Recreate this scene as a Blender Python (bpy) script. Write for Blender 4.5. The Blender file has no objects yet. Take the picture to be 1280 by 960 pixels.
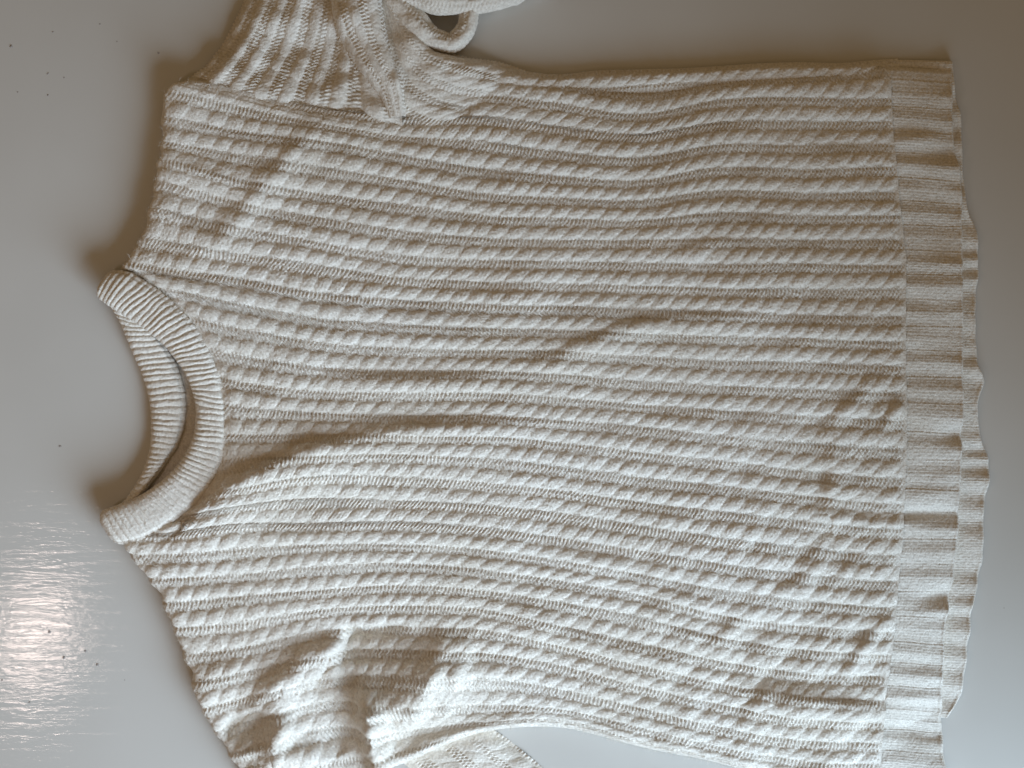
import bpy, math
import numpy as np
from mathutils import Vector

# ------------------------------------------------------------------ scale
# The layout is measured in millimetre-like units "u" (1 u = 0.55 mm) on the
# table: x to the right, y towards the window (down in plan), z up.
S = 0.00055
CX, CY = 640.0, 480.0
def W(x, y, z=0.0):
    return Vector(((x - CX) * S, (CY - y) * S, z * S))

scene = bpy.context.scene
# ------------------------------------------------------------------ camera
CAM_H = 1600.0
cam_d = bpy.data.cameras.new('camera')
cam = bpy.data.objects.new('camera', cam_d)
scene.collection.objects.link(cam)
cam.location = W(640, 480, CAM_H)
cam.rotation_euler = (0, 0, 0)
cam_d.sensor_width = 36.0
cam_d.lens = 36.0 * CAM_H / 1280.0
cam_d.clip_start = 0.01
cam_d.clip_end = 50
scene.camera = cam

# ------------------------------------------------------------------ world (dim warm room)
world = bpy.data.worlds.new('World'); scene.world = world
world.use_nodes = True
bg = world.node_tree.nodes['Background']
bg.inputs[0].default_value = (0.300, 0.205, 0.104, 1)
bg.inputs[1].default_value = 0.55

# ------------------------------------------------------------------ lamps
def area(name, loc, target, sx, sy, power, col):
    d = bpy.data.lights.new(name, 'AREA'); d.shape = 'RECTANGLE'
    d.size = sx; d.size_y = sy; d.energy = power; d.color = col
    o = bpy.data.objects.new(name, d); scene.collection.objects.link(o)
    o.location = loc
    o.rotation_euler = (Vector(target) - Vector(loc)).to_track_quat('-Z', 'Y').to_euler()
    return o
key = area('window_light', W(1120, 1700, 740), W(-60, 560, 0), 0.72, 0.44, 2.25, (0.62, 0.80, 1.0))
key.data.spread = math.radians(70)
area('low_added_light', W(1300, 1460, 370), W(960, 1000, 0), 0.60, 0.20, 2.0, (0.56, 0.78, 1.0))  # extra low light added to brighten the lower right, no window of its own
lamp = area('room_lamp', W(-425, 1046, 1270), W(70, 780, 0), 0.085, 0.085, 0.42, (1.0, 0.80, 0.72))
lamp.data.shape = 'DISK'

scene.view_settings.view_transform = 'Standard'
scene.view_settings.look = 'None'
scene.view_settings.gamma = 1
scene.view_settings.exposure = 0.0
scene.render.engine = 'CYCLES'
scene.render.filter_size = 1.65

# ------------------------------------------------------------------ helpers
rng = np.random.default_rng(7)
def lattice(seed, n=257):
    return np.random.default_rng(seed).uniform(-1, 1, (n, n))
_LAT = {}
def noise(x, y, seed=0):
    if seed not in _LAT: _LAT[seed] = lattice(seed)
    L = _LAT[seed]; n = L.shape[0]
    xi = np.floor(x).astype(int); yi = np.floor(y).astype(int)
    fx = x - xi; fy = y - yi
    fx = fx * fx * (3 - 2 * fx); fy = fy * fy * (3 - 2 * fy)
    a = L[yi % n, xi % n]; b = L[yi % n, (xi + 1) % n]
    c = L[(yi + 1) % n, xi % n]; d = L[(yi + 1) % n, (xi + 1) % n]
    return (a * (1 - fx) + b * fx) * (1 - fy) + (c * (1 - fx) + d * fx) * fy
def fbm(x, y, seed=0, o=3):
    r = 0; a = 1.0
    for i in range(o):
        r = r + a * noise(x * 2 ** i, y * 2 ** i, seed + i); a *= 0.5
    return r
def sst(a, b, x):
    t = np.clip((x - a) / (b - a), 0, 1); return t * t * (3 - 2 * t)
def cubic(xk, yk, x):
    """Catmull-Rom through (xk, yk); yk may have trailing dims."""
    xk = np.asarray(xk, float); yk = np.asarray(yk, float); x = np.asarray(x, float)
    m = np.gradient(yk, xk, axis=0) if len(xk) > 2 else np.repeat((yk[1:] - yk[:1]) / (xk[1] - xk[0]), 2, axis=0)
    i = np.clip(np.searchsorted(xk, x) - 1, 0, len(xk) - 2)
    h = xk[i + 1] - xk[i]; t = np.clip((x - xk[i]) / h, 0, 1)
    sh = t.shape + (1,) * (yk.ndim - 1)
    t = t.reshape(sh); h = h.reshape(sh)
    t2 = t * t; t3 = t2 * t
    return (2*t3-3*t2+1)*yk[i] + (t3-2*t2+t)*h*m[i] + (-2*t3+3*t2)*yk[i+1] + (t3-t2)*h*m[i+1]
def path(pts, n):
    p = np.array(pts, float)
    d = np.r_[0, np.cumsum(np.linalg.norm(np.diff(p[:, :2], axis=0), axis=1))]
    return cubic(d, p, np.linspace(0, d[-1], n))

def link(o, parent=None):
    scene.collection.objects.link(o)
    if parent is not None: o.parent = parent
    return o
def grid_mesh(name, blocks, mat, parent):
    """blocks: list of (rows, cols, 3) point grids in u, joined in one mesh."""
    V = []; F = []; off = 0
    for P in blocks:
        r, c = P.shape[:2]
        v = P.reshape(-1, 3)
        V.append(np.column_stack(((v[:, 0] - CX) * S, (CY - v[:, 1]) * S, v[:, 2] * S)))
        idx = np.arange(r * c).reshape(r, c) + off
        q = np.stack((idx[:-1, :-1], idx[1:, :-1], idx[1:, 1:], idx[:-1, 1:]), -1).reshape(-1, 4)
        F.append(q); off += r * c
    V = np.concatenate(V); F = np.concatenate(F)
    me = bpy.data.meshes.new(name)
    me.vertices.add(len(V)); me.vertices.foreach_set('co', V.astype(np.float32).ravel())
    me.loops.add(len(F) * 4); me.loops.foreach_set('vertex_index', F.astype(np.int32).ravel())
    me.polygons.add(len(F))
    me.polygons.foreach_set('loop_start', np.arange(0, len(F) * 4, 4, dtype=np.int32))
    me.polygons.foreach_set('use_smooth', np.ones(len(F), bool))
    me.update(calc_edges=True)
    me.materials.append(mat)
    return link(bpy.data.objects.new(name, me), parent)
def normals(P):
    du = np.gradient(P, axis=1); dv = np.gradient(P, axis=0)
    n = np.cross(du, dv)
    n = np.where(n[..., 2:3] < 0, n, n)
    l = np.linalg.norm(n, axis=-1, keepdims=True)
    return n / np.maximum(l, 1e-6)
def split_rows(v, on):
    """row ranges where on[row] is constant -> [(a, b, flag)] sharing their border rows"""
    out = []; a = 0
    for i in range(1, len(v)):
        if on[i] != on[a]:
            out.append((a, i, on[a])); a = i
    out.append((a, len(v) - 1, on[a]))
    return out
def build_striped(name, P, v, on, mat, parent, piece):
    base = []; pieces = []
    for a, b, f in split_rows(v, on):
        if b <= a: continue
        (pieces if f else base).append(P[a:b + 1])
    o = grid_mesh(name, base, mat, parent)
    for p in pieces: grid_mesh(piece, [p], mat, o)
    return o

# ------------------------------------------------------------------ materials
def new_mat(name):
    m = bpy.data.materials.new(name); m.use_nodes = True
    nt = m.node_tree; b = nt.nodes['Principled BSDF']
    return m, nt, b
def N(nt, t, **kw):
    n = nt.nodes.new(t)
    for k, v in kw.items(): setattr(n, k, v)
    return n
def yarn_material():
    m, nt, b = new_mat('cream_yarn')
    tc = N(nt, 'ShaderNodeTexCoord')
    n1 = N(nt, 'ShaderNodeTexNoise'); n1.inputs['Scale'].default_value = 9; n1.inputs['Detail'].default_value = 3
    n2 = N(nt, 'ShaderNodeTexNoise'); n2.inputs['Scale'].default_value = 620; n2.inputs['Detail'].default_value = 3; n2.inputs['Roughness'].default_value = 0.65
    n3 = N(nt, 'ShaderNodeTexNoise'); n3.inputs['Scale'].default_value = 170; n3.inputs['Detail'].default_value = 2
    for n in (n1, n2, n3): nt.links.new(tc.outputs['Object'], n.inputs['Vector'])
    r = N(nt, 'ShaderNodeValToRGB')
    r.color_ramp.elements[0].position = 0.35; r.color_ramp.elements[0].color = (0.76, 0.69, 0.595, 1)
    r.color_ramp.elements[1].position = 0.65; r.color_ramp.elements[1].color = (0.835, 0.775, 0.69, 1)
    nt.links.new(n1.outputs['Fac'], r.inputs['Fac'])
    mx = N(nt, 'ShaderNodeMixRGB', blend_type='MULTIPLY'); mx.inputs['Fac'].default_value = 0.6
    r2 = N(nt, 'ShaderNodeValToRGB')
    r2.color_ramp.elements[0].position = 0.3; r2.color_ramp.elements[0].color = (0.62, 0.60, 0.57, 1)
    r2.color_ramp.elements[1].position = 0.62; r2.color_ramp.elements[1].color = (1.12, 1.12, 1.12, 1)
    nt.links.new(n2.outputs['Fac'], r2.inputs['Fac'])
    nt.links.new(r.outputs['Color'], mx.inputs['Color1']); nt.links.new(r2.outputs['Color'], mx.inputs['Color2'])
    nt.links.new(mx.outputs['Color'], b.inputs['Base Color'])
    b.inputs['Roughness'].default_value = 0.62
    b.inputs['Specular IOR Level'].default_value = 0.35
    b.inputs['Sheen Weight'].default_value = 0.12
    b.inputs['Sheen Roughness'].default_value = 0.5
    bp = N(nt, 'ShaderNodeBump'); bp.inputs['Strength'].default_value = 0.65; bp.inputs['Distance'].default_value = 0.0008
    nt.links.new(n2.outputs['Fac'], bp.inputs['Height'])
    bp2 = N(nt, 'ShaderNodeBump'); bp2.inputs['Strength'].default_value = 0.3; bp2.inputs['Distance'].default_value = 0.0015
    nt.links.new(n3.outputs['Fac'], bp2.inputs['Height']); nt.links.new(bp2.outputs['Normal'], bp.inputs['Normal'])
    nt.links.new(bp.outputs['Normal'], b.inputs['Normal'])
    return m
YARN = yarn_material()
def paint_material():
    m, nt, b = new_mat('white_gloss_paint')
    tc = N(nt, 'ShaderNodeTexCoord')
    mp = N(nt, 'ShaderNodeMapping'); mp.inputs['Scale'].default_value = (26, 210, 1)
    nt.links.new(tc.outputs['Object'], mp.inputs['Vector'])
    st = N(nt, 'ShaderNodeTexNoise'); st.inputs['Scale'].default_value = 1; st.inputs['Detail'].default_value = 4; st.inputs['Roughness'].default_value = 0.6
    st.inputs['Distortion'].default_value = 1.0
    nt.links.new(mp.outputs['Vector'], st.inputs['Vector'])
    mp2 = N(nt, 'ShaderNodeMapping'); mp2.inputs['Scale'].default_value = (150, 330, 1)
    nt.links.new(tc.outputs['Object'], mp2.inputs['Vector'])
    s2 = N(nt, 'ShaderNodeTexNoise'); s2.inputs['Scale'].default_value = 1; s2.inputs['Detail'].default_value = 2
    nt.links.new(mp2.outputs['Vector'], s2.inputs['Vector'])
    cl = N(nt, 'ShaderNodeTexNoise'); cl.inputs['Scale'].default_value = 5; cl.inputs['Detail'].default_value = 4
    nt.links.new(tc.outputs['Object'], cl.inputs['Vector'])
    r = N(nt, 'ShaderNodeValToRGB')
    r.color_ramp.elements[0].position = 0.3; r.color_ramp.elements[0].color = (0.60, 0.57, 0.52, 1)
    r.color_ramp.elements[1].position = 0.7; r.color_ramp.elements[1].color = (0.66, 0.63, 0.58, 1)
    nt.links.new(cl.outputs['Fac'], r.inputs['Fac'])
    nt.links.new(r.outputs['Color'], b.inputs['Base Color'])
    b.inputs['Roughness'].default_value = 0.5
    b.inputs['Specular IOR Level'].default_value = 0.0
    b.inputs['Coat Weight'].default_value = 1.0
    b.inputs['Coat Roughness'].default_value = 0.085
    bp = N(nt, 'ShaderNodeBump'); bp.inputs['Strength'].default_value = 0.11; bp.inputs['Distance'].default_value = 0.002
    nt.links.new(st.outputs['Fac'], bp.inputs['Height'])
    bp2 = N(nt, 'ShaderNodeBump'); bp2.inputs['Strength'].default_value = 0.10; bp2.inputs['Distance'].default_value = 0.001
    nt.links.new(s2.outputs['Fac'], bp2.inputs['Height']); nt.links.new(bp.outputs['Normal'], bp2.inputs['Normal'])
    nt.links.new(bp2.outputs['Normal'], b.inputs['Coat Normal'])
    return m
PAINT = paint_material()
def dirt_material():
    m, nt, b = new_mat('dust_speck')
    n = N(nt, 'ShaderNodeTexNoise'); n.inputs['Scale'].default_value = 300
    r = N(nt, 'ShaderNodeValToRGB')
    r.color_ramp.elements[0].color = (0.30, 0.26, 0.235, 1); r.color_ramp.elements[1].color = (0.42, 0.37, 0.33, 1)
    nt.links.new(n.outputs['Fac'], r.inputs['Fac']); nt.links.new(r.outputs['Color'], b.inputs['Base Color'])
    b.inputs['Roughness'].default_value = 0.8
    return m
DIRT = dirt_material()

# ------------------------------------------------------------------ table top
def make_table():
    x = np.array([-900.0, 2200.0]); y = np.array([-900.0, 1500.0])
    me = bpy.data.meshes.new('table_top')
    v = [W(x[i], y[j], z) for z in (0, -45) for i, j in ((0, 1), (1, 1), (1, 0), (0, 0))]
    f = [(0, 1, 2, 3), (7, 6, 5, 4)] + [(i, i + 4, (i + 1) % 4 + 4, (i + 1) % 4) for i in range(4)]
    me.from_pydata([tuple(p) for p in v], [], f); me.materials.append(PAINT)
    o = link(bpy.data.objects.new('table_top', me))
    o['label'] = 'glossy white painted table top with brush marks under the sweater'
    o['category'] = 'table top'; o['kind'] = 'structure'
    r = np.random.default_rng(3)
    specks = [(14, 58, 3.0), (60, 92, 2.0), (60, 119, 1.8), (80, 97, 1.3), (75, 558, 2.4), (198, 66, 2.2), (62, 790, 2.6),
              (80, 822, 3.0), (107, 814, 2.2), (122, 831, 3.0), (37, 878, 1.8), (3, 850, 1.8), (22, 115, 1.4), (125, 30, 1.4), (146, 52, 1.3),
              (66, 40, 1.5), (156, 850, 1.0), (1255, 760, 1.0)]
    for sx, sy, rad in specks:
        n = 9; ring = []
        for k in range(n):
            a = 2 * math.pi * k / n; q = 0.8 * rad * r.uniform(0.6, 1.15)
            ring.append((sx + q * math.cos(a) * r.uniform(0.8, 1.25), sy + q * math.sin(a)))
        v = [tuple(W(a, b, 0.05)) for a, b in ring] + [tuple(W(sx + (a - sx) * .5, sy + (b - sy) * .5, rad * .22)) for a, b in ring] + [tuple(W(sx, sy, rad * .25))]
        f = [(k, n + k, n + (k + 1) % n, (k + 1) % n) for k in range(n)] + [(n + k, 2 * n, n + (k + 1) % n) for k in range(n)]
        sm = bpy.data.meshes.new('speck'); sm.from_pydata(v, [], f); sm.materials.append(DIRT)
        link(bpy.data.objects.new('speck', sm), o)
make_table()

# ------------------------------------------------------------------ sweater
root = bpy.data.objects.new('sweater', None); scene.collection.objects.link(root)
root.location = (0, 0, 0); root.empty_display_size = 0.05
root['label'] = 'cream cable knit sweater with ribbed collar lying flat on the white table'
root['category'] = 'sweater'

CAB = 0.29           # half width of a cable, in row spacings
def knit(a, v, sp, seed=0):
    """height of the cable knit at length a (u) along the row and row coordinate v; sp = row spacing in u"""
    k = np.round(v); b = v - k                       # b: -0.5..0.5, positive = towards larger v
    kk = k + 40 + seed * 7
    ph0 = noise(kk * 1.37, kk * 0 + 3.3, 11) * 3.0
    wob = noise(a / 90.0, kk * 3.1, 12) * 0.35 + noise(a / 300.0, kk * 2.1, 13) * 1.2
    bb = np.clip(b / CAB, -1, 1)
    shear = 0.23 + 0.17 * sst(250, 650, a) + 0.05 * noise(a / 200.0, kk, 19)
    ph = a / 22.0 + ph0 + wob + bb * shear
    lobe_id = np.floor(ph)
    r1 = noise(lobe_id * 1.73 + 0.31, kk * 1.31, 14); r2 = noise(lobe_id * 2.31 + 0.7, kk * 1.77, 20)
    f = np.clip(ph - lobe_id, 0, 1)
    fx = (f - 0.53 - 0.05 * r2) / 0.53
    e = np.clip(fx * fx, 0, 1) * 0.92
    amp = 1 + 0.2 * r1
    plump = np.sqrt(np.clip(1.0 - e - 0.86 * bb * bb * (1 + 0.25 * r2), 0.0, 1))
    body = 1 - bb ** 2 * np.abs(bb)
    incab = np.abs(b) < CAB
    line = np.cos(2 * np.pi * (a / 4.6 - bb * 0.25 + ph0)) * np.cos(np.pi * b * sp / 3.0) * 0.30
    hc = 0.6 + 1.05 * body + 1.95 * plump ** 1.1 * amp + (line + 0.45 * noise(a / 2.4, v * 13, 18)) * body
    # purl channel
    bc = np.where(b > 0, b, b + 1.0) - 0.5           # 0 at channel centre, +-0.19 at its borders
    row = bc * sp / 3.6
    st = noise(a / 30.0, v * 3, 15) * 0.5
    z1 = np.cos(2 * np.pi * (a / 4.7 + st) + np.pi * np.floor(row + 0.5)) * np.cos(np.pi * (row - np.floor(row + 0.5)))
    hp = 0.9 + 1.2 * z1 + 0.5 * noise(a / 2.6, v * 14, 16)
    # pin holes along the lower border of each cable
    pin = np.exp(-((bc + 0.135) * sp / 1.9) ** 2) * np.clip(np.cos(2 * np.pi * (a / 4.7 + 0.3 + st)), 0, 1) ** 1.5
    pin2 = np.exp(-((bc - 0.14) * sp / 1.9) ** 2) * np.clip(np.cos(2 * np.pi * (a / 9.4 + st)), 0, 1) ** 2
    hp = hp - (2.2 + 1.2 * noise(a / 40.0, kk, 17)) * pin - 1.2 * pin2
    h = np.where(incab, hc, hp)
    scale = np.clip(sp / 27.0, 0.15, 1.1) * (1 + 0.18 * noise(a / 120.0, v * 0.4, 22))
    return h * scale

XS = [140, 220, 300, 400, 500, 600, 700, 800, 900, 1000, 1100, 1140]
ROWS = {
 -2.6: [60,70,80,90,92,95,108,119,106,98,86,86],
 -2: [75,85,95,110,112,114,125,137,120,117,115,114],
 -1: [90,98,112,130,138,140,152,162,147,145,145,144],
 0: [100,112,129,152,167,170,182,190,175,175,175,174],
 1: [128,141,159,172,187,202,214,220,202,205,202,202],
 2: [165,175,187,201,217,235,242,245,232,235,232,232],
 3: [188,198,219,235,248,262,267,270,257,262,262,262],
 4: [212,223,246,264,280,290,294,294,290,292,291,291],
 5: [245,257,276,296,310,318,320,321,322,322,324,324],
 6: [280,293,309,322,340,345,347,350,352,352,352,352],
 7: [316,330,340,357,367,372,374,377,381,384,385,385],
 8: [345,356,371,388,396,402,404,408,412,414,417,417],
 9: [370,382,400,419,426,430,431,437,440,443,447,447],
 10: [405,414,433,448,455,456,459,466,472,475,479,480],
 11: [445,452,467,480,482,482,488,497,502,508,513,514],
 12: [475,483,496,507,510,510,516,523,534,541,547,548],
 13: [520,526,532,533,537,537,544,555,565,576,584,585],
 14: [560,560,560,560,559,562,571,585,596,607,617,618],
 15: [625,618,600,584,585,592,603,617,627,638,647,648],
 16: [648,640,623,611,616,620,630,645,659,670,680,681],
 17: [660,656,643,642,641,647,661,676,692,704,712,713],
 18: [682,680,672,670,670,677,689,706,723,737,745,746],
 19: [710,710,706,695,693,700,715,733,756,769,776,777],
 20: [742,739,732,725,720,727,740,758,784,799,806,807],
 21: [772,770,762,751,746,750,770,791,813,828,833,834],
 22: [805,802,795,776,772,775,797,820,843,857,861,862],
 23: [845,840,826,806,800,803,820,845,868,884,890,890],
 24: [880,874,858,836,829,832,848,872,896,911,915,916],
 25: [915,910,890,864,866,867,876,898,922,938,942,942],
 26: [950,945,924,895,899,893,892,918,940,960,966,966],
 27: [985,980,955,935,925,904,901,926,948,972,985,985],
 28: [1010,1005,985,985,952,914,908,932,953,980,1005,1005],
}
RV = np.array(sorted(ROWS)); XF = np.arange(130.0, 1146.0, 2.0)
RT = np.array([cubic(XS, ROWS[k], XF) for k in RV])
XL = ([-2.6,-1.2,-0.6,0,1,2,3,4,5,6,7,7.6,8,9,10,11,12,13,14,15,16,17,17.6,18,19,20,21,22,23,24,25,26,27,28],
      [300,296,244,213,206,205,202,197,193,184,166,156,185,225,250,262,268,270,268,260,238,188,156,158,181,204,216,228,242,248,264,282,300,312])
XR = ([-2.6,0,3,5,8,12,16,18,20,22,24,28], [1108,1112,1120,1127,1126,1127,1122,1116,1111,1103,1098,1093])
def seam_x(v): return np.interp(v, *XR)

# --- broad folds and creases of the cloth: (points, height, width above, width below)
FOLDS = [
 ([(258,640),(285,617),(340,585),(400,561),(460,547),(550,537),(650,531),(760,528)], [8,16,18,16,12,8,4,0], 10, 46),
 ([(400,470),(470,474),(560,474),(640,470)], [0,5,5,0], 6, 24),
 ([(420,528),(520,528),(620,524)], [0,4,0], 6, 14),
 ([(395,168),(365,205),(330,245),(290,290),(262,318)], [3,6,7,6,2], 13, 22),
 ([(470,128),(440,200),(400,240)], [0,2,0], 12, 20),
 ([(1098,470),(1075,492),(1050,515),(1026,535)], [2,4.5,4.5,2], 8, 12),
 ([(1038,560),(1037,600),(1036,640)], [2,5,3], 10, 22),
 ([(1040,645),(1080,652),(1120,652)], [5,6,5], 6, 16),
 ([(1115,510),(1100,530),(1088,560)], [4,4,0], 6, 10),
 ([(640,462),(700,447),(760,420),(830,402),(890,402)], [0,5,7,5,0], 9, 20),
 ([(540,375),(640,372),(720,374)], [0,2,0], 8, 14),
 ([(860,318),(880,308),(930,302)], [3,4,0], 8, 14),
 ([(845,395),(885,400),(960,400)], [0,4,0], 7, 14),
 ([(690,690),(740,700),(800,706)], [0,4,0], 8, 16),
 ([(780,760),(860,790),(960,815)], [0,4,0], 9, 18),
 ([(940,862),(1000,870),(1060,878),(1100,884)], [3,9,10,6], 8, 26),
 ([(1100,772),(1075,805),(1055,835)], [6,7,3], 10, 14),
 ([(1015,690),(1000,720),(970,745)], [4,5,2], 10, 16),
 ([(920,855),(950,865),(930,890)], [2,4,2], 8, 14),
 # shoulder and sleeve head at the window side
 ([(318,885),(350,852),(385,822),(418,806),(428,824),(424,850)], [8,14,16,12,8,4], 14, 26),
 ([(458,858),(466,880),(470,915),(478,975)], [10,25,28,28], 11, 16),
 ([(356,872),(350,898),(350,930)], [6,13,10], 11, 20),
 ([(345,945),(380,935),(415,945),(425,965)], [8,12,8,4], 14, 30),
 ([(250,880),(262,850),(300,830)], [3,5,2], 14, 20),
 ([(485,955),(530,934),(570,917),(640,899)], [12,12,9,5], 12, 20),
 ([(500,850),(540,842),(620,838)], [3,7,3], 13, 24),
 ([(460,872),(500,880),(560,884)], [3,5,2], 9, 14),
 ([(610,745),(680,775),(760,800)], [0,5,0], 10, 18),
 ([(700,790),(800,812),(900,840)], [0,4,0], 9, 14),
 ([(210,265),(260,300),(300,330)], [3,4,0], 12, 14),
 ([(205,190),(230,212),(290,230),(340,235)], [2,5,5,0], 9, 16),
]
HOLLOWS = [((322,905), 22, 20, -15), ((428,905), 24, 44, -15), ((1010,530), 24, 12, -2.5),
           ((1065,648), 30, 10, -3.5), ((1022,595), 18, 14, -3), ((430,110), 70, 26, -6), ((990,850), 40, 8, -4),
           ((1088,838), 20, 14, -4), ((540,800), 40, 10, -4)]
FX = np.arange(100.0, 1260.0, 3.0); FY = np.arange(40.0, 1020.0, 3.0)
def fold_raster():
    X, Y = np.meshgrid(FX, FY)
    H = np.zeros_like(X)
    for pts, hs, wa, wb in FOLDS:
        p = np.array(pts, float)
        best = np.full(X.shape, 1e9); sg = np.zeros_like(X); hh = np.zeros_like(X); endf = np.ones_like(X)
        for i in range(len(p) - 1):
            d = p[i + 1] - p[i]; L = np.hypot(*d)
            tx = ((X - p[i, 0]) * d[0] + (Y - p[i, 1]) * d[1]) / L ** 2
            t = np.clip(tx, 0, 1)
            qx = X - (p[i, 0] + t * d[0]); qy = Y - (p[i, 1] + t * d[1])
            dist = np.hypot(qx, qy)
            # the window side (large y, then large x) of the crease
            nx, ny = -d[1] / L, d[0] / L
            if ny * 1.0 + nx * 0.55 < 0: nx, ny = -nx, -ny
            s = qx * nx + qy * ny
            m = dist < best
            best = np.where(m, dist, best); sg = np.where(m, s, sg); hh = np.where(m, hs[i] + (hs[i + 1] - hs[i]) * t, hh)
        w = np.where(sg > 0, wb, wa)
        H = np.maximum(H, 0) * 0 + H + hh * np.exp(-(best / w) ** 2 * 1.1)
    for (cx, cy), rx, ry, h in HOLLOWS:
        H += h * np.exp(-(((X - cx) / rx) ** 2 + ((Y - cy) / ry) ** 2))
    # sunken pocket between the sleeve head and the chest, its window-side rim raised
    for cx, cy, rx, ry, dep in ((482, 826, 58, 44, 21), (323, 904, 27, 23, 12)):
        ex_, ey_ = (X - cx) / rx, (Y - cy) / ry
        rr = np.hypot(ex_, ey_) * (1 + 0.15 * fbm(X / 26.0, Y / 26.0, 45, 2))
        t = np.clip(((X - cx) * 0.62 + (Y - cy) * 0.78) / (0.5 * (rx + ry)), -1.2, 1.2)
        inside = sst(1.25, 0.95, rr)
        out = sst(-0.1, 0.8, t) * np.exp(-np.clip(rr - 1.05, 0, None) ** 2 / 0.55) * (1 - inside)
        H += dep * (t * inside + 1.0 * out)
    # gentle random creasing along and across the rows
    H += 1.3 * fbm(X / 130.0, Y / 42.0, 21, 3) + 1.1 * fbm((X + Y) / 60.0, (X - Y) / 110.0, 31, 2)
    r = sst(640, 980, X) * sst(430, 700, Y)
    H += r * 2.5 * fbm((X + Y) / 36.0, (X - Y) / 66.0, 41, 2)
    H += sst(420, 250, X) * sst(420, 250, Y) * 2.0 * fbm((X + Y * 0.8) / 44.0, (X * 0.8 - Y) / 90.0, 43, 2)
    return H
FH = fold_raster()
def sample(H, x, y):
    fx = np.clip((x - FX[0]) / 3.0, 0, len(FX) - 1.001); fy = np.clip((y - FY[0]) / 3.0, 0, len(FY) - 1.001)
    xi = fx.astype(int); yi = fy.astype(int); u = fx - xi; w = fy - yi
    return (H[yi, xi]*(1-u) + H[yi, xi+1]*u)*(1-w) + (H[yi+1, xi]*(1-u) + H[yi+1, xi+1]*u)*w
def base_z(x, y):
    return 17.0 + 9.0 * sst(560, 200, x) + 3.0 * np.exp(-((y - 560) / 260.0) ** 2)

def round_edge(d, w):
    t = np.clip(d / w, 0, 1); return np.sqrt(np.clip(1 - (1 - t) ** 2, 0, 1))

def front_panel():
    STEP = 23
    v = np.arange(-2.6, 28.0 + 1e-6, 1.0 / STEP); nv = len(v)
    nu = 780
    T = cubic(RV, RT, v)                                  # nv x len(XF)
    s = np.linspace(0, 1, nu)
    xl = np.interp(v, *XL) + 2.2 * np.cos(2 * np.pi * v) + 1.5 * noise(v * 2.3, v * 0, 51)
    xr = seam_x(v)
    X = xl[:, None] + (xr - xl)[:, None] * s[None, :]
    Y = np.empty_like(X)
    for j in range(nv): Y[j] = np.interp(X[j], XF, T[j])
    # small sideways wander of the rows
    Y += 0.8 * fbm(X / 70.0, Y / 45.0, 61, 2)
    V = np.repeat(v[:, None], nu, 1)
    sp = np.gradient(Y, axis=0) * STEP
    Z = base_z(X, Y) + sample(FH, X, Y)
    yt = np.interp(X[0], X[0], Y[0]); 
    dl = X - xl[:, None]
    shoulder = ((V > -1.5) & (V < 7.6)) | (V > 17.6)
    el = np.where(shoulder, round_edge(dl, 20), 1.0)
    et = round_edge((V + 2.6) * 28, 12)
    edge_y = np.interp(X, XF, T[-1])
    eb = round_edge(edge_y - Y, 13)
    neck = np.where(shoulder, 0, -7.0 * sst(34, 0, dl))
    Z = Z - 20.0 * sst(-0.65, -1.25, V) * sst(606, 560, X)
    Z = 3.0 + (Z - 3.0 + neck) * el * eb * (0.35 + 0.65 * et)
    P = np.stack((X, Y, Z), -1)
    k = knit(X, V, np.maximum(sp, 3), 0)
    k = k * (0.35 + 0.65 * np.minimum(el, eb)) * (0.25 + 0.75 * sst(0, 9, xr[:, None] - X + 3 * noise(V * 3, V * 0, 52)))
    k = k + np.where(shoulder, 2.0 * np.exp(-((dl - 9) / 4.0) ** 2), 0)
    nrm = normals(P)
    nrm = np.where(nrm[..., 2:3] < 0, -nrm, nrm)
    P = P + nrm * k[..., None]
    on = np.abs(v - np.round(v)) <= CAB
    return build_striped('front_panel', P, v, on, YARN, root, 'cable'), v, P
front, FV, FP = front_panel()

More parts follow.
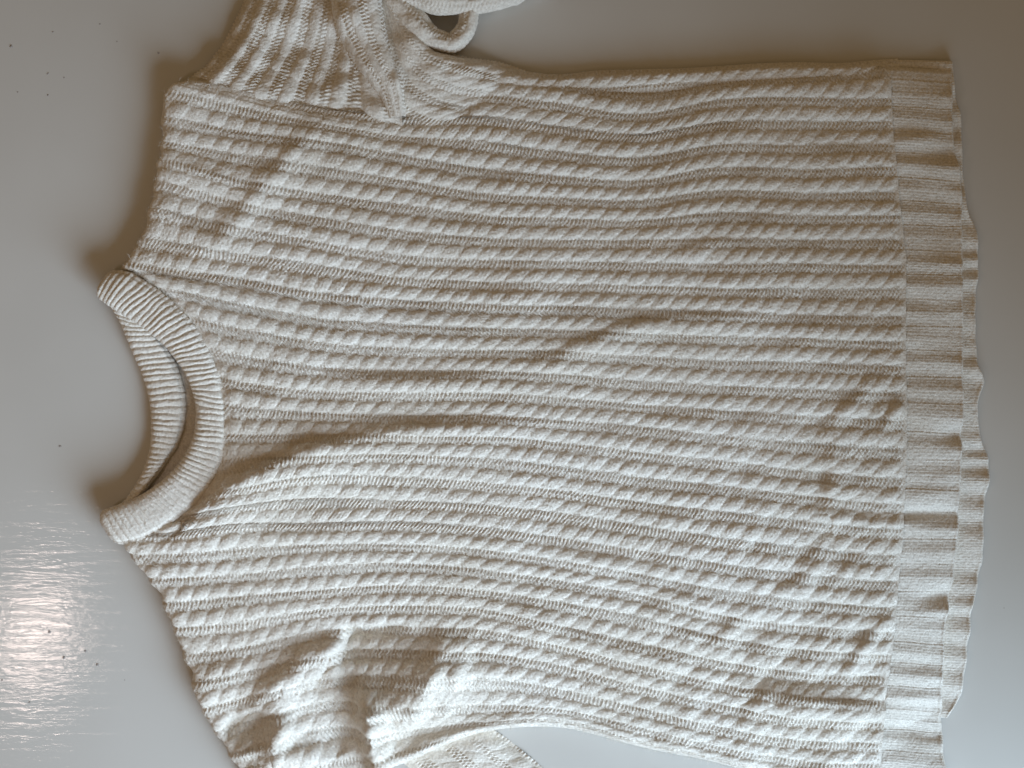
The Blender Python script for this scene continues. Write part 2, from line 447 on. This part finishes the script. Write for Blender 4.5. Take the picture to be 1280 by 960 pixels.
# ------------------------------------------------------------------ front hem band
def rib_on(v): return ((v + 0.30) % 1.0) < 0.52
def rib_h(v, y, a):
    f = (v + 0.30) % 1.0
    up = (0.5 - 0.5 * np.cos(2 * np.pi * f)) * (1.3 + 0.6 * noise(np.floor(v + 0.30) * 1.7, a / 60.0, 76))
    return 1.6 * up + 0.3 * (np.exp(-((f - 0.06) / 0.04) ** 2) + np.exp(-((f - 0.48) / 0.04) ** 2)) + 0.42 * np.cos(2 * np.pi * v * 8.5) + 0.32 * np.cos(2 * np.pi * a / 3.4 + np.pi * np.floor(v * 8.5))
def front_hem():
    STEP = 22
    v = np.arange(-2.6, 28.0 + 1e-6, 1.0 / STEP)
    nu = 64; s = np.linspace(0, 1, nu)
    xs = seam_x(v) - 3
    ys = np.array([np.interp(seam_x(q), XF, cubic(RV, RT, np.array([q]))[0]) for q in v])
    # free edge, measured down the hem
    ey = [60, 88, 130, 180, 210, 235, 400, 560, 650, 720, 770, 850, 900, 960, 1010]
    ex = [1187, 1188, 1188, 1190, 1196, 1200, 1201, 1200, 1196, 1190, 1180, 1176, 1176, 1181, 1184]
    yeoff = np.interp(v, [-2.6, -1, 2, 8, 14, 18, 22, 28], [2, 4, 4, 2, 2, 2, 6, 8])
    ye = ys + yeoff + 2.0 * noise(v * 1.2, v * 0, 71)
    xe = np.interp(ye, ey, ex) + 1.2 * noise(v * 2, v * 0 + 4, 72)
    X = xs[:, None] + (xe - xs)[:, None] * s
    Y = ys[:, None] + (ye - ys)[:, None] * sst(0, 1, s)[None, :]
    V = np.repeat(v[:, None], nu, 1); SS = np.repeat(s[None, :], len(v), 0)
    z0 = base_z(xs, ys) + sample(FH, xs, ys)
    Z = z0[:, None] * (1 - 0.22 * SS) - 2.0
    Z += SS * (2.6 * noise(V * 0.75, SS * 1.5, 73) + 2.0 * noise(V * 1.7, SS * 2, 74))
    def dent(y0, ry, s0, rs, h):
        return h * np.exp(-((Y - y0) / ry) ** 2 - ((SS - s0) / rs) ** 2)
    Z += dent(744, 10, 1.0, 0.6, -8) + dent(762, 7, 0.9, 0.6, 4) + dent(912, 30, 0.8, 0.7, -15) + dent(870, 8, 0.6, 0.6, 3)
    Z += dent(190, 16, 0.9, 0.35, -5) + dent(175, 9, 0.5, 0.4, 4) + dent(640, 6, .5, .6, -5) + dent(652, 6, .7, .6, -4) + dent(615, 8, .6, .6, 3)
    Z += dent(940, 14, 0.6, 0.6, 4) + dent(545, 11, 1.0, 0.5, -4) + dent(830, 12, .8, .7, -3) + dent(980, 20, .5, .8, 9)
    et = round_edge((V + 2.6) * 28, 10)
    Z = 3 + (Z - 3) * (0.4 + 0.6 * et)
    lip = round_edge((1 - SS) * 80, 5)
    Z = Z * (0.30 + 0.70 * lip) 
    Z += 1.3 * np.exp(-((SS - 0.955) / 0.03) ** 2)
    h = rib_h(V, Y, X) * sst(0, 0.06, SS) * (0.4 + 0.6 * lip) + 0.35 * noise(X / 2.2, V * 18, 75)
    P = np.stack((X, Y, np.maximum(Z, 2.0) + h), -1)
    return build_striped('hem_band', P, v, rib_on(v), YARN, root, 'rib')
front_hem()

# ------------------------------------------------------------------ back panel (seen past the far side and inside the neck)
def back_panel():
    STEP = 20
    xk = np.array([560, 620, 680, 760, 850, 950, 1050, 1120, 1150])
    edge = np.array([92, 86, 92, 89, 85, 80, 78, 74, 72])
    x = np.linspace(560, 1122, 450)
    top = cubic(xk, edge, x)
    v = np.arange(-0.55, 1.6, 1.0 / 26)
    Y = top[None, :] + (v[:, None] + 0.55) * 27.0 + 1.2 * noise(x[None, :] / 50.0, v[:, None] * 2, 81)
    X = np.repeat(x[None, :], len(v), 0); V = np.repeat(v[:, None], len(x), 1)
    arc = round_edge((V + 0.55) * 27, 13)
    Z = 1.0 + 14.0 * arc - 6.0 * sst(0.35, 0.9, V) + 1.5 * noise(X / 80.0, V, 82) - 8.5 * arc * sst(1070, 1122, X)
    k = knit(X, V, np.full_like(X, 27.0), 5) * (0.3 + 0.7 * arc)
    P = np.stack((X, Y, np.maximum(Z + k, 0.6)), -1)
    on = np.abs(v - np.round(v)) <= CAB
    o = build_striped('back_panel', P, v, on, YARN, root, 'cable')
    # the rest of the back, lying on the table under the front
    nx, ny = 180, 120
    tx = np.linspace(0, 1, nx); ty = np.linspace(0, 1, ny)
    yk = np.linspace(118, 890, ny)
    left = np.interp(yk, [118, 340, 400, 470, 520, 560, 600, 670, 760, 890], [330, 200, 180, 200, 205, 203, 190, 175, 230, 300])
    X = left[:, None] + (1118 - left)[:, None] * tx
    Y = np.repeat(yk[:, None], nx, 1)
    Z = 2.5 + 1.2 * np.cos(2 * np.pi * Y / 27.5) * 0.8 + 0.5 * noise(X / 3, Y / 3, 83) + 4.0 * sst(300, 255, X) * np.exp(-((Y - 510) / 90.0) ** 2)
    grid_mesh('lower_layer', [np.stack((X, Y, Z), -1)], YARN, o)
    return o
back = back_panel()
def back_hem():
    STEP = 22
    y = np.linspace(75, 893, 700)
    ex = np.interp(y, [66, 80, 120, 135, 200, 262, 280, 340, 400, 455, 468, 478, 500, 540, 570, 590, 640, 700, 735, 760, 800, 830, 870, 885, 893],
                   [1186, 1190, 1192, 1200, 1202, 1208, 1220, 1222, 1217, 1221, 1231, 1229, 1221, 1224, 1234, 1237, 1229, 1226, 1219, 1214, 1209, 1206, 1201, 1188, 1180])
    ex = ex + 1.6 * noise(y / 9.0, y * 0, 91) + 1.8 * 0.5 * np.cos(2 * np.pi * y / 37.0 + 2 * noise(y / 90, y * 0, 92))
    ex = np.convolve(np.pad(ex, 8, 'edge'), np.ones(17) / 17, 'valid')
    nu = 70; s = np.linspace(0, 1, nu)
    xs = np.full_like(y, 1118.0)
    X = xs[:, None] + (ex - xs)[:, None] * s
    Y = np.repeat(y[:, None], nu, 1) + 3 * s[None, :]
    SS = np.repeat(s[None, :], len(y), 0)
    V = Y / 36.0 + 0.35 * noise(Y / 60.0, SS * 0, 93)
    dist = (1 - SS) * (ex[:, None] - 1118)
    Z = 3.4 + SS ** 2 * (3.0 + 2.6 * noise(Y / 24.0, SS * 2, 94) + 2.0 * np.cos(2 * np.pi * V))
    lip = round_edge(dist, 5)
    Z = np.maximum(Z, 1.5) * (0.35 + 0.65 * lip) + 1.2 * np.exp(-((dist - 3) / 2.0) ** 2)
    Z += sst(150, 100, Y) * 3 * round_edge(dist, 14)
    Z *= 0.2 + 0.8 * round_edge(Y - 75, 12)
    h = 0.3 * np.cos(2 * np.pi * Y / 3.3) + 0.3 * noise(X / 2.2, Y / 2.0, 95)
    P = np.stack((X, Y, np.maximum(Z + h, 0.5)), -1)
    v = V[:, -1]
    return build_striped('hem_band', P, v, ((v % 1.0) < 0.5), YARN, back, 'rib')
back_hem()

# ------------------------------------------------------------------ collar
def band(name, inner, outer, z0, rise, rib, parent, n=620, m=44, seed=0, zprof=None, open_under=False):
    A = path(inner, n); B = path(outer, n)
    mid = (A[:, :2] + B[:, :2]) / 2
    L = np.r_[0, np.cumsum(np.linalg.norm(np.diff(mid, axis=0), axis=1))]
    c = np.linspace(-0.12, 1.12, m)                      # across, from inner to outer edge, tucked under at both
    t = np.clip(c, 0, 1)
    X = A[:, 0][:, None] + (B - A)[:, 0][:, None] * t
    Y = A[:, 1][:, None] + (B - A)[:, 1][:, None] * t
    LL = np.repeat(L[:, None], m, 1); T = np.repeat(t[None, :], n, 0)
    dome = np.clip(1 - np.abs(2 * T - 1) ** 3, 0, 1) ** 0.6
    zz = np.interp(L / L[-1], *zprof) if zprof else np.zeros(n)
    Z = (z0 + zz)[:, None] + rise * dome
    under = np.where(c < 0, c, np.where(c > 1, 1 - c, 0)) * 60
    Z = Z + under[None, :]
    Z += 1.2 * noise(LL / 55.0, T * 1.5, 101 + seed)
    lw = LL / rib + 0.55 * noise(LL / 26.0, T * 1.2, 102 + seed) + 0.12 * noise(LL / 7.0, T * 4, 104 + seed)
    rr = np.abs(np.cos(np.pi * lw)) ** 0.7
    h = ((1.75 + 0.5 * noise(LL / 9.0, T * 2, 105 + seed)) * rr - 1.1 + 0.25 * np.cos(2 * np.pi * T * 13 + np.pi * np.floor(lw + .5)) * rr) * (0.30 + 0.70 * dome) + 0.3 * noise(X / 2.0, Y / 2.0, 103 + seed)
    h = h - 1.3 * np.exp(-((T - 0.93) / 0.025) ** 2) + 0.7 * np.exp(-((T - 0.97) / 0.02) ** 2)   # linking seam
    # close both ends
    ends = round_edge(L, 9) * round_edge(L[-1] - L, 9)
    Z = Z * (0.45 + 0.55 * ends[:, None])
    P = np.stack((X, Y, Z), -1)
    nr = normals(P); nr = np.where(nr[..., 2:3] < 0, -nr, nr)
    P = P + nr * h[..., None]
    return grid_mesh(name, [P], YARN, parent)
outer = [(139,343),(150,340),(165,341),(187,352),(215,372),(240,396),(259,423),(273,452),(284,482),(289,508),(290,532),(286,560),(276,590),(259,618),(235,641),(205,662),(178,674),(158,677),(146,674)]
inner = [(129,362),(130,370),(138,379),(155,391),(176,404),(196,419),(212,433),(225,449),(236,465),(244,483),(249,502),(250,522),(247,545),(238,566),(222,587),(202,604),(178,619),(154,629),(134,638),(131,645)]
inner = [(129,360),(130,372),(140,381),(155,391),(176,404),(196,419),(212,433),(225,449),(236,465),(244,483),(249,502),(250,522),(247,545),(238,566),(222,587),(202,604),(178,619),(154,629),(135,637),(131,650)]
band('collar', inner, outer, 25, 8.5, 6.9, root, n=900, zprof=([0,.06,.25,.5,.75,.94,1],[-2,2,0,-2,0,2,-2]))
bl = [(140,380),(150,396),(160,420),(170,446),(182,476),(189,505),(191,532),(189,560),(181,588),(171,608),(158,626),(146,636)]
br = [(160,384),(188,408),(210,432),(225,460),(233,488),(235,512),(232,535),(225,556),(213,574),(198,596),(182,616),(160,632)]
band('neck_band', bl, br, 8, 10, 7.6, back, n=620, seed=7, zprof=([0,.1,.3,.7,.9,1],[6,4,0,0,4,6]))

# ------------------------------------------------------------------ sleeves
def loft(guides, vs, nu, dv):
    G = np.array([path(g, nu) for g in guides])          # k x nu x 3
    v = np.arange(vs[0], vs[-1] + 1e-6, dv)
    P = cubic(np.array(vs, float), G, v)
    return v, P
def sleeve_sheet(name, guides, vs, nu, parent, seed, dv=1/22., curl=(1, 1, 1, 1), kscale=1.0, ripple=1.5):
    v, P = loft(guides, vs, nu, dv)
    L = np.cumsum(np.r_[np.zeros((1, P.shape[0])), np.linalg.norm(np.diff(P, axis=1), axis=2).T], axis=0).T
    spv = np.linalg.norm(np.gradient(P, axis=0), axis=2) / dv
    V = np.repeat(v[:, None], nu, 1)
    P[..., 2] += ripple * fbm(P[..., 0] / 32.0, P[..., 1] / 32.0, 111 + seed, 2)
    k = knit(L, V, np.clip(spv, 4, 28), seed) * kscale * (0.15 + 0.85 * sst(4, 30, L))
    n = normals(P); n = np.where(n[..., 2:3] < 0, -n, n)
    P = P + n * k[..., None]
    P[..., 2] = np.maximum(P[..., 2], 0.6)
    on = np.abs(v - np.round(v)) <= CAB
    return build_striped(name, P, v, on, YARN, parent, 'cable')
def tube(name, pts, radii, parent, seed=0, n=220, m=56, rib=0.0, flat=1.0, ripple=1.2, caps=False):
    C = path(pts, n)
    d = np.r_[0, np.cumsum(np.linalg.norm(np.diff(np.array(pts, float)[:, :2], axis=0), axis=1))]
    r = cubic(d, np.array(radii, float), np.linspace(0, d[-1], n))
    T = np.gradient(C, axis=0); T /= np.linalg.norm(T, axis=1, keepdims=True)
    side = np.cross(T, np.array([0, 0, 1.0])); side /= np.linalg.norm(side, axis=1, keepdims=True)
    up = np.cross(side, T)
    a = np.linspace(0, 2 * np.pi, m)
    Lc = np.linspace(0, d[-1], n)[:, None]
    A = np.repeat(a[None, :], n, 0); LL = np.repeat(Lc, m, 1)
    w = 0.5 - 0.5 * np.cos(A)                       # seamless ripple in the angle
    rr = r[:, None] + ripple * fbm(LL / 26.0, w * 3 + np.sin(A), 131 + seed, 2)
    per = max(2 * np.pi * np.mean(r), 10)
    rows = max(2, round(per / 24.0))
    V = A / (2 * np.pi) * rows
    rr = rr + (knit(LL, V, np.full_like(LL, per / rows), seed) * 0.75 if rib == 0 else 1.9 * np.abs(np.cos(A * rib + 0.6 * noise(LL / 20.0, A * 0, 140))) - 0.9 + 0.5 * noise(LL / 2.5, A * 5, 141))
    P = C[:, None, :] + side[:, None, :] * (rr * np.cos(A))[..., None] + up[:, None, :] * (rr * np.sin(A) * flat)[..., None]
    P[..., 2] = np.maximum(P[..., 2], 0.5)
    return grid_mesh(name, [P], YARN, parent)

# far sleeve, bunched up against the armhole
far = sleeve_sheet('sleeve', [
    [(214,116,4),(240,96,4),(262,80,4),(284,48,3),(300,16,3),(318,-40,3)],
    [(238,120,10),(254,102,20),(276,82,17),(298,52,14),(315,16,14),(332,-40,14)],
    [(274,132,12),(290,114,21),(312,84,20),(330,50,16),(346,12,17),(362,-40,17)],
    [(322,142,10),(332,124,20),(348,92,19),(364,56,14),(378,14,17),(392,-40,17)],
    [(371,150,8),(378,132,20),(390,100,17),(402,64,11),(412,20,15),(420,-40,15)],
    [(426,158,6),(431,138,18),(434,108,16),(438,72,9),(442,24,12),(446,-40,12)],
    [(505,172,4),(506,154,20),(494,116,14),(482,80,9),(474,30,12),(470,-40,12)]], [-0.5,0.3,1.7,3.1,4.6,6.2,7.8], 190, root, 3, dv=1/18., kscale=0.95, ripple=5.0)
sleeve_sheet('sleeve_fold', [
    [(412,-40,6),(414,10,6),(424,52,6),(446,90,8),(474,126,14),(488,152,16)],
    [(418,-40,34),(422,10,34),(433,50,33),(455,88,31),(479,122,29),(491,152,24)],
    [(446,-40,48),(450,10,48),(458,46,46),(474,84,43),(491,116,38),(499,152,28)],
    [(472,-40,36),(476,8,36),(482,44,35),(493,80,34),(504,112,31),(507,150,24)],
    [(478,-40,8),(481,8,8),(487,44,8),(496,78,10),(507,112,12),(509,150,14)]], [-0.6,0,1.2,2.4,3.0], 210, far, 4, kscale=0.9, ripple=4.5)
sleeve_sheet('sleeve_fold', [
    [(478,-40,6),(492,0,6),(518,32,6),(544,62,6),(580,72,4),(628,80,2),(676,96,1)],
    [(474,-40,26),(488,4,28),(512,42,29),(538,72,27),(578,83,23),(624,92,17),(664,102,6)],
    [(470,-40,26),(484,8,28),(505,56,29),(532,92,28),(572,108,25),(612,114,20),(636,118,8)],
    [(468,-40,24),(482,12,26),(498,66,28),(522,112,28),(558,130,25),(600,136,17),(622,138,6)],
    [(466,-40,20),(480,16,22),(489,76,24),(504,130,25),(536,150,21),(580,156,12),(600,158,5)],
    [(464,-40,14),(478,20,14),(488,84,16),(497,147,18),(516,169,14),(555,170,8),(575,172,4)]], [-0.5,0,1.1,2.2,3.3,3.8], 230, far, 5, kscale=0.85, ripple=4.0)
tube('cuff', [(496,2,24),(518,32,23),(543,55,20),(566,58,18),(583,42,18),(588,14,20),(584,-20,22)], [13,15,12,11,11,12,13], far, 6, ripple=3.0)
tube('cuff', [(480,-16,30),(520,2,30),(560,10,28),(600,8,24),(640,-4,20),(680,-26,18)], [15,15,14,13,14,15], far, 7, ripple=3.0)

# window-side sleeve: its underside shows past the armhole
near = sleeve_sheet('sleeve', [
    [(606,904,2),(640,928,2),(672,954,2),(720,1000,2)],
    [(596,910,9),(628,936,10),(660,962,10),(700,1005,10)],
    [(566,916,10),(600,944,11),(630,972,11),(664,1010,11)],
    [(534,930,9),(566,955,11),(596,982,11),(626,1014,11)],
    [(500,950,8),(530,972,10),(560,994,10),(590,1020,10)]], [-0.4,0,1,2,3], 140, root, 8, kscale=0.7, ripple=2.4)

# ------------------------------------------------------------------ loose fibres standing off the yarn
def fuzz():
    r = np.random.default_rng(5)
    P = FP[2:-2, 2:-2].reshape(-1, 3)
    n = 40000
    idx = r.choice(len(P), n, replace=False)
    p0 = P[idx]
    ang = r.uniform(0, 2 * np.pi, n); ln = r.uniform(2.5, 8.0, n); lift = r.uniform(0.5, 2.6, n)
    bend = r.uniform(-1.2, 1.2, n)
    pts = np.empty((n, 4, 3))
    for k in range(4):
        t = k / 3.0
        a = ang + bend * t
        pts[:, k, 0] = p0[:, 0] + np.cos(a) * ln * t
        pts[:, k, 1] = p0[:, 1] + np.sin(a) * ln * t
        pts[:, k, 2] = p0[:, 2] - 0.2 + lift * np.sin(np.pi * 0.75 * t)
    q = pts.reshape(-1, 3)
    q = np.column_stack(((q[:, 0] - CX) * S, (CY - q[:, 1]) * S, q[:, 2] * S))
    hc = bpy.data.hair_curves.new('yarn_fuzz')
    hc.add_curves([4] * n)
    hc.attributes['position'].data.foreach_set('vector', q.astype(np.float32).ravel())
    ra = hc.attributes.get('radius') or hc.attributes.new('radius', 'FLOAT', 'POINT')
    ra.data.foreach_set('value', np.tile(np.array([6e-5, 6e-5, 5e-5, 2.5e-5], np.float32), n))
    hc.materials.append(YARN)
    o = link(bpy.data.objects.new('yarn_fuzz', hc), root)
    o['kind'] = 'stuff'
fuzz()
